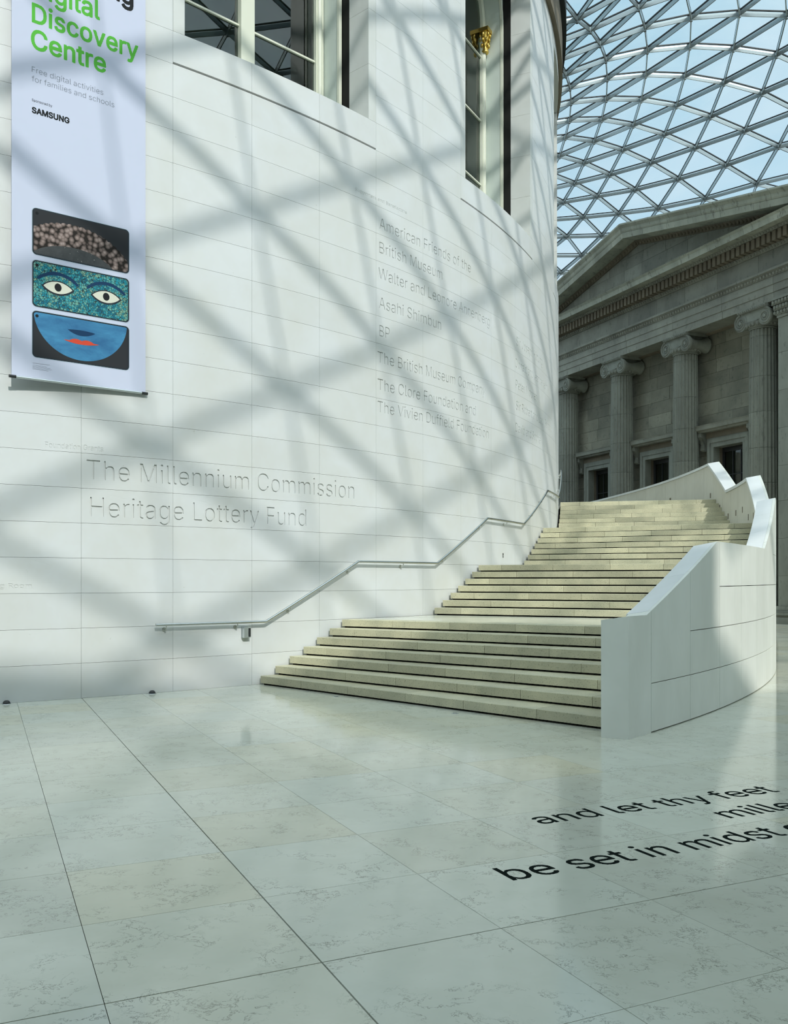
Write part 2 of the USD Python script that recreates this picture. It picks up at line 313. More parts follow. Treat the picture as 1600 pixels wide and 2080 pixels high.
for wi, b in enumerate((0, 1, 2, -1)):
    kc = 5 * b + 2.5
    W = thing(f'window_{wi + 1}', None, 'window', kind='structure')
    tag(W, ['tall drum window behind stone surround, nearest the hanging banner', 'tall narrow-looking drum window with gilded capital, further round the drum', 'drum window seen edge-on at the far turn of the wall', 'drum window left of the banner, out of the picture'][wi])
    L = local(kc)
    hw = 2.115
    for sgn in (-1, 1):
        th_in = (kc + sgn * 1.5) * JD + J0
        a_out = th_in / D2R - sgn * GAP * 2 / R / D2R; a_in = a_out - sgn * 0.195 / R / D2R
        for n in range(20, 33, 2):
            z0, z1 = n * CRS + GAP, min((n + 2) * CRS, 16.94) - GAP
            if z1 > z0: obj('jamb_stone', bent(min(a_out, a_in), max(a_out, a_in), R - 0.51, R, z0, z1, 1), m_jamb, W)
    for sgn in (-1, 1):
        a0 = (J0 + JD * (kc + sgn * 1.5)) / D2R - sgn * 0.197 / R / D2R; a1 = a0 + sgn * 1.2
        obj('gap_liner', bent(min(a0, a1), max(a0, a1), R - 0.80, R - 0.515, SILL - 0.1, 16.94, 3), m_dark, W)  # black strip added where the open gap would only be in shade
    obj('sill', bent(jth(kc - 1.5), jth(kc + 1.5), R - 0.82, R - 0.062, SILL - 0.12, SILL - 0.012, 8), m_jamb, W)
    Lo = local(kc, 0.8)
    wallp = sbox(-3.42, 9.6, 3.42, 18.4).difference(unary_union([sbox(-1.78, SILL, 1.78, 15.8), Point(0, 15.8).buffer(1.78, 24)]))
    obj('inner_wall', lext(Lo, wallp, -0.62, 0.0), m_brick, W)
    ring = Point(0, 15.8).buffer(1.84, 24).difference(Point(0, 15.8).buffer(1.77, 24)).intersection(sbox(-3, 15.8, 3, 19)).union(sbox(-1.84, SILL, -1.77, 15.8)).union(sbox(1.77, SILL, 1.84, 15.8))
    obj('architrave', lext(Lo, ring, -0.03, 0.03), m_frame, W)
    Lw = local(kc, 1.3)
    fr = Point(0, 15.8).buffer(1.76, 24).difference(Point(0, 15.8).buffer(1.60, 24)).intersection(sbox(-3, 15.8, 3, 19)).union(sbox(-1.76, SILL - .1, -1.58, 15.8)).union(sbox(1.58, SILL - .1, 1.76, 15.8)).union(sbox(-1.76, SILL - .1, 1.76, SILL + 0.03))
    obj('frame', lext(Lw, fr, -0.04, 0.07), m_frame, W)
    for sgn in (-1, 1):
        obj('pilaster', tube([Lw(sgn * 1.66, 0.07, SILL), Lw(sgn * 1.66, 0.07, 15.15)], 0.055, 10), m_frame, W, smooth=40)
    obj('mullion', lext(Lw, sbox(-0.145, SILL - .1, 0.145, 17.3), -0.06, 0.10), m_frame, W)
    zb = [SILL, 11.78, 13.41, 15.04, 16.4]
    for i in range(4):
        for sgn in (-1, 1):
            lo, hi = (-1.6, -0.14) if sgn < 0 else (0.14, 1.6)
            if i: obj('glazing_bar', lext(Lw, sbox(lo, zb[i] - 0.017, hi, zb[i] + 0.017), -0.02, 0.03), m_frame, W)
            obj('pane', lext(Lw, sbox(lo, zb[i], hi, zb[i + 1]), -0.012, -0.004), m_winglass, W)
    for sgn in (-1, 1):           # gilded capitals where the arch springs
        mb = MB(); c0 = Lw(sgn * 1.66, 0.10, 0.0)
        mb.add(lathe([(0.0, 15.14), (0.085, 15.14), (0.10, 15.17), (0.085, 15.21), (0.075, 15.24), (0.085, 15.4), (0.12, 15.6), (0.13, 15.64), (0.0, 15.64)], 16, (c0[0], c0[1], 0)))
        mb.add(lext(Lw, sbox(sgn * 1.66 - 0.15, 15.64, sgn * 1.66 + 0.15, 15.74), -0.04, 0.24))
        for tier, (zz, rr, nn_) in enumerate(((15.32, 0.095, 7), (15.45, 0.11, 7), (15.58, 0.13, 6))):
            for q in range(nn_):
                a = (q + 0.5 * tier) * 2 * math.pi / nn_
                leaf = trimesh.creation.icosphere(1, 1.0); leaf.apply_scale((0.035, 0.035, 0.06)); leaf.apply_translation((c0[0] + rr * math.cos(a), c0[1] + rr * math.sin(a), zz)); mb.add(leaf)
        obj('gilded_capital', mb.get(), m_gold, W, smooth=50, label='gilded leafy capital')

# ------------------------------------------------------------------ floor of pale slabs with inlaid black lettering
FH = np.array([[8.65825730e-01, -3.95667613e-01, -3.29531945e-01], [4.03208049e-01, 8.81057532e-01, 4.16434921e+00], [-9.37133516e-04, 6.39344627e-03, 1.0]])
def fl(a, b, z=0.0):
    w = FH[2, 0] * a + FH[2, 1] * b + 1
    return np.stack(np.broadcast_arrays((FH[0, 0] * a + FH[0, 1] * b + FH[0, 2]) / w, (FH[1, 0] * a + FH[1, 1] * b + FH[1, 2]) / w, z), -1)
floor = thing('floor', 'polished pale limestone floor of square slabs with inlaid black lettering', 'floor', kind='structure')
obj('bed', abox(-60, 60, -40, 110, -0.3, -0.012), m_bed, floor)
fc = []
for a in range(-14, 46):
    for b in range(-14, 40):
        g = 0.0019
        e = [g, g, g, g]                       # left, right, near, far
        if a == 0: e[0] = 0.0042
        if a == -1: e[1] = 0.0042
        if b == 0: e[2] = 0.0042
        if b == -1: e[3] = 0.0042
        q = [(a + e[0], b + e[2]), (a + 1 - e[1], b + e[2]), (a + 1 - e[1], b + 1 - e[3]), (a + e[0], b + 1 - e[3])]
        if min(1 + FH[2, 0] * x + FH[2, 1] * y for x, y in q) < 0.2: continue
        top = np.array([fl(x, y, 0.0) for x, y in q]); bot = top - [0, 0, 0.011]
        c = top.mean(0)
        if np.hypot(*(c[:2] - C)) < R - 1.2: continue
        th = math.degrees(math.atan2(c[0] - C[0], C[1] - c[1])); hid = th > 44 and np.hypot(*(c[:2] - C)) < 27.5
        vis = in_frame(top) and (top[:, 1] > 0.5).all() and not hid
        ar = 0
        if vis:
            u, v = px(top); ar = 0.5 * abs(sum(u[i] * v[(i + 1) % 4] - u[(i + 1) % 4] * v[i] for i in range(4)))
        fc.append((ar, a, b, bot, top))
fc.sort(key=lambda q: -q[0]); rest = MB()
for i, (ar, a, b, bot, top) in enumerate(fc):
    if i < 298 and ar > 60: obj('slab', hexa(bot, top), m_tiles[int(rng.choice(4, p=[.36, .3, .14, .2]))], floor)
    else: rest.add(hexa(bot, top))
obj('far_slabs', rest.get(), m_tiles[0], floor, kind='stuff')
for txt, a0, b0, a1, h in (('and let thy feet', 2.371, 1.655, 4.845, 0.255), ('millenniums hence', 3.775, 1.160, None, 0.255), ('be set in midst of knowledge', 1.473, 0.634, None, 0.255)):
    g = text_poly(txt, h, -0.0005)
    bx = g.bounds; w = bx[2] - bx[0]
    if a1 is None:
        part = {'be set in midst of knowledge': ('be set in midst', 3.79 - 1.473), 'millenniums hence': ('millenniums hence', None)}[txt]
        k = part[1] / (text_poly(part[0], h).bounds[2] - text_poly(part[0], h).bounds[0]) if part[1] else 1.05
    else: k = (a1 - a0) / w
    v, f = extr(g, 1.0)
    P = fl(a0 + (v[:, 0] - bx[0]) * k, b0 + v[:, 1]); P[:, 2] = -0.006 + v[:, 2] * 0.0068
    obj('inlaid_lettering', fixn((P, f)), m_inlay, floor, label='black inlaid lettering')

# ------------------------------------------------------------------ the staircase curling up round the drum
RO = np.array([1.54418068e-07, -2.95046979e-05, 2.30082314e-03, -1.53457323e-01, 3.37203755e+01])
def r_out(t): return float(np.polyval(RO, min(max(t, 40.0), 116.0)))
def step_angle(k):                      # k = 1..28, at the drum wall
    f, i = divmod(k - 1, 7); return 41.10 + 11.30 * f + 0.75 * i
def drift(k):                           # the risers lean off the radius a little, degrees per metre
    f, i = divmod(k - 1, 7); q = i / 6
    return [0.15 + 0.30 * q, 0.42 - 0.22 * q, 0.05 - 0.15 * q, -0.1][f]
def line_at(a, dr):
    """inner and outer end of a riser line in plan"""
    p0 = pol(a, R + 0.055)[:2]
    rho = 28.9
    for _ in range(6):
        th = a + dr * (rho - R); rho = r_out(th) - 0.30
    return p0, pol(a + dr * (rho - R), rho)[:2]
stair = thing('staircase', 'broad curving stone staircase climbing round the white drum wall', 'staircase')
rs = random.Random(7); coreb = MB()
for k in range(1, 29):
    a, dr = step_angle(k), drift(k); last = (k - 1) % 7 == 6
    A0, A1 = line_at(a, dr)
    B0, B1 = line_at(step_angle(k + 1), drift(k + 1)) if not last and k < 28 else line_at(a + 0.75, dr)
    nb = lambda P, Q: (Q - P) / np.linalg.norm(Q - P)
    B0, B1 = B0 + nb(A0, B0) * 0.06, B1 + nb(A1, B1) * 0.06
    zt, zb = k * RISE, (k - 1) * RISE + 0.027
    Ln = np.linalg.norm(A1 - A0)
    cuts = [0.0]; x = (1.08 if k % 2 else 0.55) * (1 + 0.08 * rs.uniform(-1, 1))
    while x < Ln - 0.35: cuts.append(x / Ln); x += 1.17 * (1 + 0.10 * rs.uniform(-1, 1))
    cuts.append(1.0)
    for w0, w1 in zip(cuts[:-1], cuts[1:]):
        g = 0.0030 / Ln
        P = lambda w, U, V: U + (V - U) * w
        q = [P(w0 + g, A0, A1), P(w1 - g, A0, A1), P(w1 - g, B0, B1), P(w0 + g, B0, B1)]
        n_in = nb(A0, B0) * 0.006
        top = [q[0] + n_in, q[1] + n_in, q[2], q[3]]
        b = [[*p, zb] for p in q]; m = [[*p, zt - 0.006] for p in q]; t = [[*p, zt] for p in top]
        obj('step_stone', fixn(loft([np.array(b), np.array(m), np.array(t)])), m_step, stair)
    s_ = lambda U, V, P_: P_ + nb(U, V) * 0.045
    C0, C1 = s_(A0, B0, A0), s_(A1, B1, A1); E0, E1 = B0 + nb(A0, B0) * .3, B1 + nb(A1, B1) * .3
    ins = nb(A0, A1) * 0.03; C0, E0 = C0 + ins, E0 + ins
    coreb.add(fixn(hexa([[*p, max(0, (k - 2) * RISE)] for p in (C0, C1, E1, E0)], [[*p, zt - 0.10] for p in (C0, C1, E1, E0)])))
    if last:                            # landing slabs
        f = (k - 1) // 7
        F0, F1 = line_at(a + 0.75, dr)
        if k < 28: G0, G1 = line_at(step_angle(k + 1), drift(k + 1))
        else: G0, G1 = line_at(116.0, 0)
        F0, F1 = F0 + nb(A0, B0) * 0.063, F1 + nb(A1, B1) * 0.063
        na, nr = (2, 5) if k < 28 else (14, 5)
        mid = lambda w, y: (pol(*_ip(F0, F1, G0, G1, w, y)))[:2]
        def _ip(F0, F1, G0, G1, w, y):
            P0 = F0 + (F1 - F0) * w; P1 = G0 + (G1 - G0) * w
            pa = lambda p: (math.degrees(math.atan2(p[0] - C[0], C[1] - p[1])), np.hypot(*(p - C)))
            t0, r0 = pa(P0); t1, r1 = pa(P1); t = t0 + (t1 - t0) * y
            ro = r_out(t) - 0.30
            return t, (R + 0.055) + (ro - R - 0.055) * w if k == 28 else r0 + (r1 - r0) * y
        mb = MB()
        for ia in range(na):
            for ir in range(nr):
                w0, w1 = ir / nr + 0.0003, (ir + 1) / nr - 0.0003; y0, y1 = ia / na + 0.001, (ia + 1) / na - (0.001 if ia < na - 1 else -0.05 if k < 28 else 0)
                q = [mid(w0, y0), mid(w1, y0), mid(w1, y1), mid(w0, y1)]
                m = fixn(hexa([[*p, zt - 0.10] for p in q], [[*p, zt] for p in q]))
                if k < 28: obj('landing_stone', m, m_land, stair)
                else: mb.add(m)
        if k == 28: obj('top_landing', mb.get(), m_land, stair)
        end = (step_angle(k + 1) if k < 28 else 116.0)
        coreb.add(bent(a + 0.6 + max(0, dr * 6.5), end + min(0, 6.5 * (drift(k + 1) if k < 28 else 0)), R + 0.08, lambda t: r_out(t) - 0.34, 0.0, zt - 0.105, 8 if k < 28 else 24))
obj('core', coreb.get(), m_dark, stair)  # coloured black so the recesses under and beside the treads look shaded

# ------------------------------------------------------------------ the stair parapet
BRK = [(41.0, 1.35), (42.30, 1.35), (46.97, 2.265), (53.6, 2.265), (58.3, 3.30), (64.9, 3.30), (69.6, 4.335), (76.2, 4.335), (80.9, 5.37), (118.0, 5.37)]
BA, BZ = np.array([b[0] for b in BRK]), np.array([b[1] for b in BRK])
def z_top(t): return float(np.interp(t, BA, BZ))
par = thing('stair_parapet', 'solid white stone stair parapet with stepped sloping coping, curving out from the lowest step', 'parapet')
def split(a0, a1):
    return [a0] + [b for b in BA if a0 + 0.02 < b < a1 - 0.02] + [a1]
def bent_split(a0, a1, *args, seg=1.0):
    m = MB(); s = split(a0, a1)
    # one watertight strip with rings exactly at the kinks
    ts = []
    for p, q in zip(s[:-1], s[1:]): ts += list(np.linspace(p, q, max(2, int((q - p) / seg) + 1), endpoint=False))
    ts.append(a1); fn = lambda q, t: q(t) if callable(q) else q
    rings = []
    for t in ts:
        r0, r1, lo, hi = [fn(q, t) for q in args]; h0, h1 = hi if isinstance(hi, tuple) else (hi, hi)
        rings.append(np.array([pol(t, r0, lo), pol(t, r1, lo), pol(t, r1, h1), pol(t, r0, h0)]))
    return fixn(loft(rings))
FALL = 0.16
def cope_z(t, r): return z_top(t) - FALL * (r_out(t) - r)
g = 0.007
# end stone
rings = []
for ti, to in ((41.22, 41.41), (41.8, 41.86), (42.30, 42.30), (42.54 - g, 42.54 - g)):
    ri, ro = r_out(ti) - 0.30, r_out(to)
    rings.append(np.array([pol(ti, ri, 0.0), pol(to, ro, 0.0), pol(to, ro, z_top(to)), pol(ti, ri, z_top(to) - FALL * 0.3)]))
obj('end_stone', fixn(loft(rings)), m_para, par)
JT = [42.54 + 2.325 * i for i in range(33)]
for i, (a0, a1) in enumerate(zip(JT[:-1], JT[1:])):
    zmax = max(z_top(a0), z_top(a1)); levels = [0.0]
    lv = [0.565 + 0.548 * q for q in range(12)]
    n_ok = min(i + 1, 9)
    for q in range(n_ok):
        if lv[q] < min(z_top(a0), z_top(a1)) - 0.25: levels.append(lv[q])
    levels.append(99)
    if a0 > 66: levels = [0.0, 99]
    for z0, z1 in zip(levels[:-1], levels[1:]):
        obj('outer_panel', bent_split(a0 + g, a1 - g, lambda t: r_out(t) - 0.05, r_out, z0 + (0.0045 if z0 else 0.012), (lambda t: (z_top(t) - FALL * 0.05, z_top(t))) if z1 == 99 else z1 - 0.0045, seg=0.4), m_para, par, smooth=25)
    obj('inner_panel', bent_split(a0 + g, a1 - g, lambda t: r_out(t) - 0.30, lambda t: r_out(t) - 0.27, 0.0, lambda t: cope_z(t, r_out(t) - 0.3) - 0.085, seg=0.6), m_para_bounce, par, smooth=25)
obj('parapet_core', bent_split(42.0, JT[-1], lambda t: r_out(t) - 0.265, lambda t: r_out(t) - 0.056, 0.0, lambda t: z_top(t) - 0.12, seg=1.0), m_bed, par)
cj = sorted(set([42.545] + [round(b, 3) for b in BA if 42.6 < b < 117] + [44.75, 50.3, 55.2, 56.8, 61.5, 67.2, 73.0, 78.5] + [83.5 + 2.6 * q for q in range(12)]))
for a0, a1 in zip(cj[:-1], cj[1:]):
    ts = np.linspace(a0 + 0.003, a1 - 0.003, 5); rings = []
    for t in ts:
        ro, ri = r_out(t) - 0.052, r_out(t) - 0.335
        rings.append(np.array([pol(t, ri, cope_z(t, ri) - 0.075), pol(t, ro, cope_z(t, ri) - 0.075), pol(t, ro, cope_z(t, ro)), pol(t, ri, cope_z(t, ri))]))
    obj('coping_stone', fixn(loft(rings)), m_cope, par)
for t, z in ((80.53, 4.31), (78.11, 3.86), (75.82, 3.53), (73.56, 3.54), (71.45, 3.55), (69.31, 3.29), (90.23, 4.58), (67.0, 3.25), (64.6, 2.6), (62.0, 2.55)):
    ri = r_out(t) - 0.30
    obj('step_light', bent(t - 0.17, t + 0.17, ri - 0.004, ri + 0.02, z - 0.075, z + 0.075, 1), m_facd, par, label='small square recessed step light')

# ------------------------------------------------------------------ handrail on the drum wall
rail = thing('handrail', 'stainless steel handrail on the drum wall following the stair flights', 'handrail')
RP = [(36.36, 1.055), (41.31, 1.05), (46.56, 2.082), (52.53, 2.085), (57.83, 3.11), (63.40, 3.10), (69.32, 4.12), (74.80, 4.13), (80.15, 5.16), (86.0, 5.16)]
path = []
for (t0, z0), (t1, z1) in zip(RP[:-1], RP[1:]):
    for q in np.linspace(0, 1, max(2, int((t1 - t0) / 0.8)), endpoint=False): path.append(pol(t0 + (t1 - t0) * q, R + 0.09, z0 + (z1 - z0) * q))
path.append(pol(*[RP[-1][0], R + 0.09, RP[-1][1]]))
obj('rail', tube(path, 0.0235, 16), m_rail, rail, smooth=40)
RT, RZ = [p[0] for p in RP], [p[1] for p in RP]
for t in (36.79, 39.94, 42.57, 46.03, 49.72, 53.27, 57.13, 60.51, 65.17, 67.6, 71.9, 74.2, 76.6, 79.0, 82.0):
    z = float(np.interp(t, RT, RZ)); mb = MB()
    mb.add(tube([pol(t, R + 0.004, z - 0.075), pol(t, R + 0.05, z - 0.075), pol(t, R + 0.075, z - 0.068), pol(t, R + 0.088, z - 0.05), pol(t, R + 0.09, z - 0.018)], 0.0075, 8))
    br = obj('bracket', mb.get(), m_rail, rail, smooth=40)
    a = pol(t, R, z - 0.075); b = pol(t, R + 0.012, z - 0.075)
    obj('rosette', tube([a, b], 0.032, 16), m_rail, br, smooth=40)

# ------------------------------------------------------------------ small fittings
L = local((40.45 * D2R - J0) / JD)
bx = thing('wall_box', 'small grey metal wall box with dark slot, just under the lower handrail', 'wall box')
pl_ = sbox(-0.085, 0.80, 0.045, 0.98).union(Point(-0.02, 0.80).buffer(0.065, 16))
obj('back_plate', lext(L, pl_, 0.0, 0.008), m_alu, bx)
obj('case', lbox(L, -0.075, 0.05, 0.008, 0.085, 0.795, 0.965), m_alu, bx)
obj('slot', lbox(L, 0.005, 0.046, 0.085, 0.089, 0.81, 0.95), m_black, bx)
L = local((60.45 * D2R - J0) / JD)
sk = thing('wall_socket', 'tiny black wall socket above the second flight', 'socket')
obj('plate', lbox(L, -0.02, 0.02, 0.0, 0.008, 2.265, 2.365), m_black, sk)
obj('cover', lbox(L, -0.014, 0.014, 0.008, 0.012, 2.285, 2.325), m_alu, sk)
for t, lb in ((30.92, 'black half-round floor light at the wall base, leftmost in view'), (36.23, 'black half-round floor light at the wall base, under the start of the handrail')):
    up = thing('floor_light', lb, 'floor light', 'floor lights at the wall base', loc=pol(t, R + 0.075, 0.0))
    obj('housing', lathe([(0.001, 0.0), (0.052, 0.0), (0.050, 0.02), (0.040, 0.038), (0.022, 0.05), (0.001, 0.053)], 20), m_black, up, smooth=40)
    obj('rim', lathe([(0.050, 0.0005), (0.064, 0.0005), (0.062, 0.006), (0.050, 0.006)], 20), m_alu, up)
for (x, y), lb in (((-0.865, 13.64), 'small metal floor outlet near the middle of the lowest step'), ((0.80, 11.93), 'small metal floor outlet nearer the stair parapet end')):
    up = thing('floor_outlet', lb, 'floor outlet', 'floor outlets before the stairs', loc=(x, y, 0.0))
    obj('cover', lathe([(0.0, 0.0), (0.05, 0.0), (0.05, 0.003), (0.0, 0.004)], 18), m_alu, up)
    obj('slot', abox(-0.03, 0.03, -0.012, 0.012, 0.003, 0.006), m_black, up)

# ------------------------------------------------------------------ the hanging banner
BO = np.array([-5.359, 12.767]); BE = np.array([-3.806, 13.957]) - BO; BE /= np.hypot(*BE); BN = np.array([BE[1], -BE[0]])
def BL(s, d, z): return np.stack(np.broadcast_arrays(BO[0] + BE[0] * s + BN[0] * d, BO[1] + BE[1] * s + BN[1] * d, z), -1)
ban = thing('banner', 'tall pale blue hanging banner with green lettering and three framed picture panels', 'banner')
obj('cloth', lext(BL, sbox(0.0, 4.62, 1.956, 12.4), -0.003, 0.0), m_cloth, ban)
for z, nm in ((4.605, 'bottom_bar'), (12.41, 'top_bar')):
    b_ = obj(nm, tube([BL(0.02, -0.002, z), BL(1.935, -0.002, z)], 0.019, 14), m_alu, ban, smooth=40)
    for s0, s1 in ((-0.035, 0.06), (1.895, 1.99)): obj('end_cap', tube([BL(s0, -0.002, z), BL(s1, -0.002, z)], 0.0215, 14), m_black, b_, smooth=40)
    for s0 in (0.25, 1.7):
        p = BL(s0, -0.02, z); d = C - p[:2]; far = np.hypot(*d) - R + 0.002; d /= np.hypot(*d)
        if nm == 'top_bar': obj('bracket', tube([p, p + [*(d * far), 0]], 0.008, 8), m_alu, ban)
def print_(name, poly, d, mat, parent=ban, **k): return obj(name, lext(BL, poly, 0.0, d), mat, parent, **k)
def line(txt, s0, s1, zb, h, mat, thin=0.0, bold=False):
    g = text_poly(txt, h, thin, bold); bx = g.bounds; k = (s1 - s0) / (bx[2] - bx[0])
    print_('lettering', affinity.affine_transform(g, [k, 0, 0, 1, s0 - bx[0] * k, zb]), 0.0012, mat)
line('Samsung', 0.27, 1.765, 10.462, 0.27, m_ink, -0.004, True)
line('Digital', 0.274, 1.252, 10.064, 0.275, m_green, 0.0, True)
line('Discovery', 0.274, 1.839, 9.678, 0.268, m_green, 0.0, True)
line('Centre', 0.263, 1.344, 9.305, 0.272, m_green, 0.0, True)
line('Free digital activities', 0.274, 1.30, 8.964, 0.080, m_grey, 0.0016)
line('for families and schools', 0.274, 1.468, 8.833, 0.080, m_grey, 0.0016)
line('Sponsored by', 0.274, 0.557, 8.550, 0.036, m_ink)
line('SAMSUNG', 0.274, 0.803, 8.388, 0.078, m_ink, -0.0028, True)
for i in range(5):
    for j in range(2):
        if i in (1, 3) and j: continue
        print_('small_print', sbox(0.284, 4.83 - 0.018 * i - 0.006 * (i > 0) * 2, 0.284 + (0.24, 0.2, 0.25, 0.27, 0.22)[i] - 0.03 * j, 4.833 - 0.018 * i - 0.006 * (i > 0) * 2), 0.0008, m_grey)
def rr(s0, z0, s1, z1, r): return sbox(s0 + r, z0 + r, s1 - r, z1 - r).buffer(r, 8)
def voro(name, ramp, scale, edge=None, rough=0.7, ecol=(0.02, 0.03, 0.03)):
    nd = {'g': ('geometry', {}), 'v': ('voronoi_texture', {'scale': scale}), 's': ('separate_color', {}), 'r': ('rgb_ramp', {'ramp': ramp, 'interpolate': True}), 'p': ('principled_bsdf', {'roughness': rough, 'specular_ior_level': 0.2}),
          'n': ('noise_texture', {'scale': scale * 0.12, 'detail': 2})}
    lk = [('g.position', 'v.vector'), ('g.position', 'n.vector')]
    if edge:
        nd |= {'e': ('voronoi_texture', {'scale': scale, 'feature': 'distance_to_edge'}), 'er': ('rgb_ramp', {'ramp': [(edge * 0.4, (1, 1, 1)), (edge, (0, 0, 0))]}), 'm': ('mix_color', {'b': ecol}),
               'ad': ('mix_float', {'fac': 0.6})}
        lk += [('g.position', 'e.vector'), ('e.distance', 'er.fac'), ('er.color', 'm.fac'), ('v.color', 's.color'), ('s.r', 'ad.a'), ('n.fac', 'ad.b'), ('ad.result', 'r.fac'), ('r.color', 'm.a'), ('m.result', 'p.base_color')]
    else: lk += [('v.distance', 'r.fac'), ('r.color', 'p.base_color')]
    return M(name, nd, lk)
m_ph = plain('panel_frame_print', (0.012, 0.02, 0.028), 0.5, spec=0.3)
m_pbg = plain('dark_print', (0.028, 0.03, 0.033), 0.7, spec=0.2)
m_mosaic = voro('turquoise_mosaic', [(0.25, (0.01, 0.13, 0.20)), (0.42, (0.02, 0.26, 0.32)), (0.55, (0.10, 0.36, 0.34)), (0.7, (0.20, 0.36, 0.26))], 30.0, 0.09)
m_knob = voro('knobbly_brown_print', [(0.0, (0.42, 0.34, 0.31)), (0.35, (0.24, 0.18, 0.16)), (0.7, (0.02, 0.015, 0.012))], 15.0)
m_fleck = stone('flecked_grey_print', (0.06, 0.065, 0.065), (0.035, 0.038, 0.04), 8.0, 0.7, 0.0, speck=((0.55, 0.55, 0.5), 30.0, 0.30, 0.315, 0.8))
m_blue = stone('blue_paint_print', (0.05, 0.25, 0.44), (0.015, 0.12, 0.27), 2.2, 0.7, 0.0, stretch=(1, 1, 2.5))
m_blued = plain('deep_blue_print', (0.008, 0.04, 0.10), 0.7, spec=0.2)
m_red = plain('red_print', (0.62, 0.07, 0.035), 0.7, spec=0.2)
m_eye = plain('ivory_print', (0.66, 0.66, 0.55), 0.7, spec=0.2)
m_halo = plain('silver_edge_print', (0.42, 0.50, 0.58), 0.6, spec=0.2)
def almond(s, z, w, h, tilt=0.0, up=1.0, dn=1.0):
    x = np.linspace(-1, 1, 25); top = h * up * (1 - x ** 2) ** 0.9; bot = -h * dn * (1 - x ** 2) ** 0.9
    pts = np.vstack([np.stack([x * w, top], 1), np.stack([x[::-1] * w, bot[::-1]], 1)[1:-1]])
    return affinity.translate(affinity.rotate(Polygon(pts).buffer(0), tilt, origin=(0, 0)), s, z)
for i, (z0, z1) in enumerate(((6.380, 7.043), (5.640, 6.303), (4.918, 5.580))):
    ph = print_('picture_panel', rr(0.28, z0, 1.696, z1, 0.06), 0.001, m_ph)
    print_('edge_line', rr(0.272, z0 - 0.008, 1.704, z1 + 0.008, 0.066).difference(rr(0.28, z0, 1.696, z1, 0.06)), 0.001, m_halo, ph)
    scr = rr(0.298, z0 + 0.018, 1.678, z1 - 0.018, 0.05)
    put = lambda nm, g, d, m: print_(nm, g.intersection(scr), d, m, ph)
    if i == 0:
        put('screen', scr, 0.0014, m_pbg)
        arch = Point(0, 0).buffer(1, 48)
        mk = lambda a, b: affinity.translate(affinity.scale(arch, a, b), 0.86, z0 - 0.15)
        bumps = unary_union([Point(0.86 + 0.86 * math.cos(q), z0 - 0.15 + 0.64 * math.sin(q)).buffer(0.058) for q in np.linspace(0.1, 3.05, 30)])
        put('picture_crown', mk(0.86, 0.64).union(bumps).difference(mk(0.66, 0.36)), 0.0018, m_knob)
        put('picture_brow', mk(0.66, 0.36), 0.0018, m_fleck)
    elif i == 1:
        put('screen', scr, 0.0014, m_mosaic)
        for s in (0.64, 1.345):
            put('picture_brow', almond(s, z0 + 0.42, 0.30, 0.13).difference(almond(s, z0 + 0.375, 0.29, 0.125)), 0.0017, m_blued)
            put('picture_lid', almond(s, z0 + 0.32, 0.235, 0.105), 0.0017, m_ph)
            put('picture_eye', almond(s, z0 + 0.325, 0.205, 0.085), 0.0021, m_eye)
            put('picture_pupil', affinity.scale(Point(s, z0 + 0.33).buffer(0.058), 0.85, 1.0), 0.0025, m_ink)
    else:
        put('screen', scr, 0.0014, m_pbg)
        put('picture_face', affinity.scale(Point(0.98, z1 + 0.02).buffer(0.67, 32), 1.02, 0.95), 0.0017, m_blue)
        put('picture_shade', almond(0.98, z1 - 0.19, 0.20, 0.055, 0, 0.3, 1.2), 0.0020, m_blued)
        put('picture_lip', almond(0.98, z1 - 0.345, 0.26, 0.055, 0, 0.1, 0.7).union(almond(0.90, z1 - 0.345, 0.1, 0.035)).union(almond(1.06, z1 - 0.345, 0.1, 0.035)), 0.0021, m_red)
    print_('lens', Point(0.345, z1 - 0.07).buffer(0.022), 0.0026, m_ink, ph)

# ------------------------------------------------------------------ the old portico across the court
P0 = np.array([15.46, 36.2]); DS = np.array([-0.391, 0.92]) / math.hypot(0.391, 0.92); NN = np.array([-DS[1], DS[0]])
def FP(s, d, z): return np.stack(np.broadcast_arrays(P0[0] + DS[0] * s + NN[0] * d, P0[1] + DS[1] * s + NN[1] * d, z), -1)
def fbox(s0, s1, d0, d1, z0, z1): return lbox(FP, s0, s1, d0, d1, z0, z1)
def fprof(s0, s1, prof, dz=lambda s: 0.0):
    """prof: (d, z) loop swept from s0 to s1"""
    return fixn(loft([np.array([FP(s, d, z + dz(s)) for d, z in prof]) for s in (s0, s1)]))
fac = thing('wall_right', 'weathered grey stone portico front with pediment, deep entablature and dentils', 'wall', kind='structure')
rf = random.Random(11)
WC = [4.2, 9.0, 13.85, 18.65]; WD = -1.3
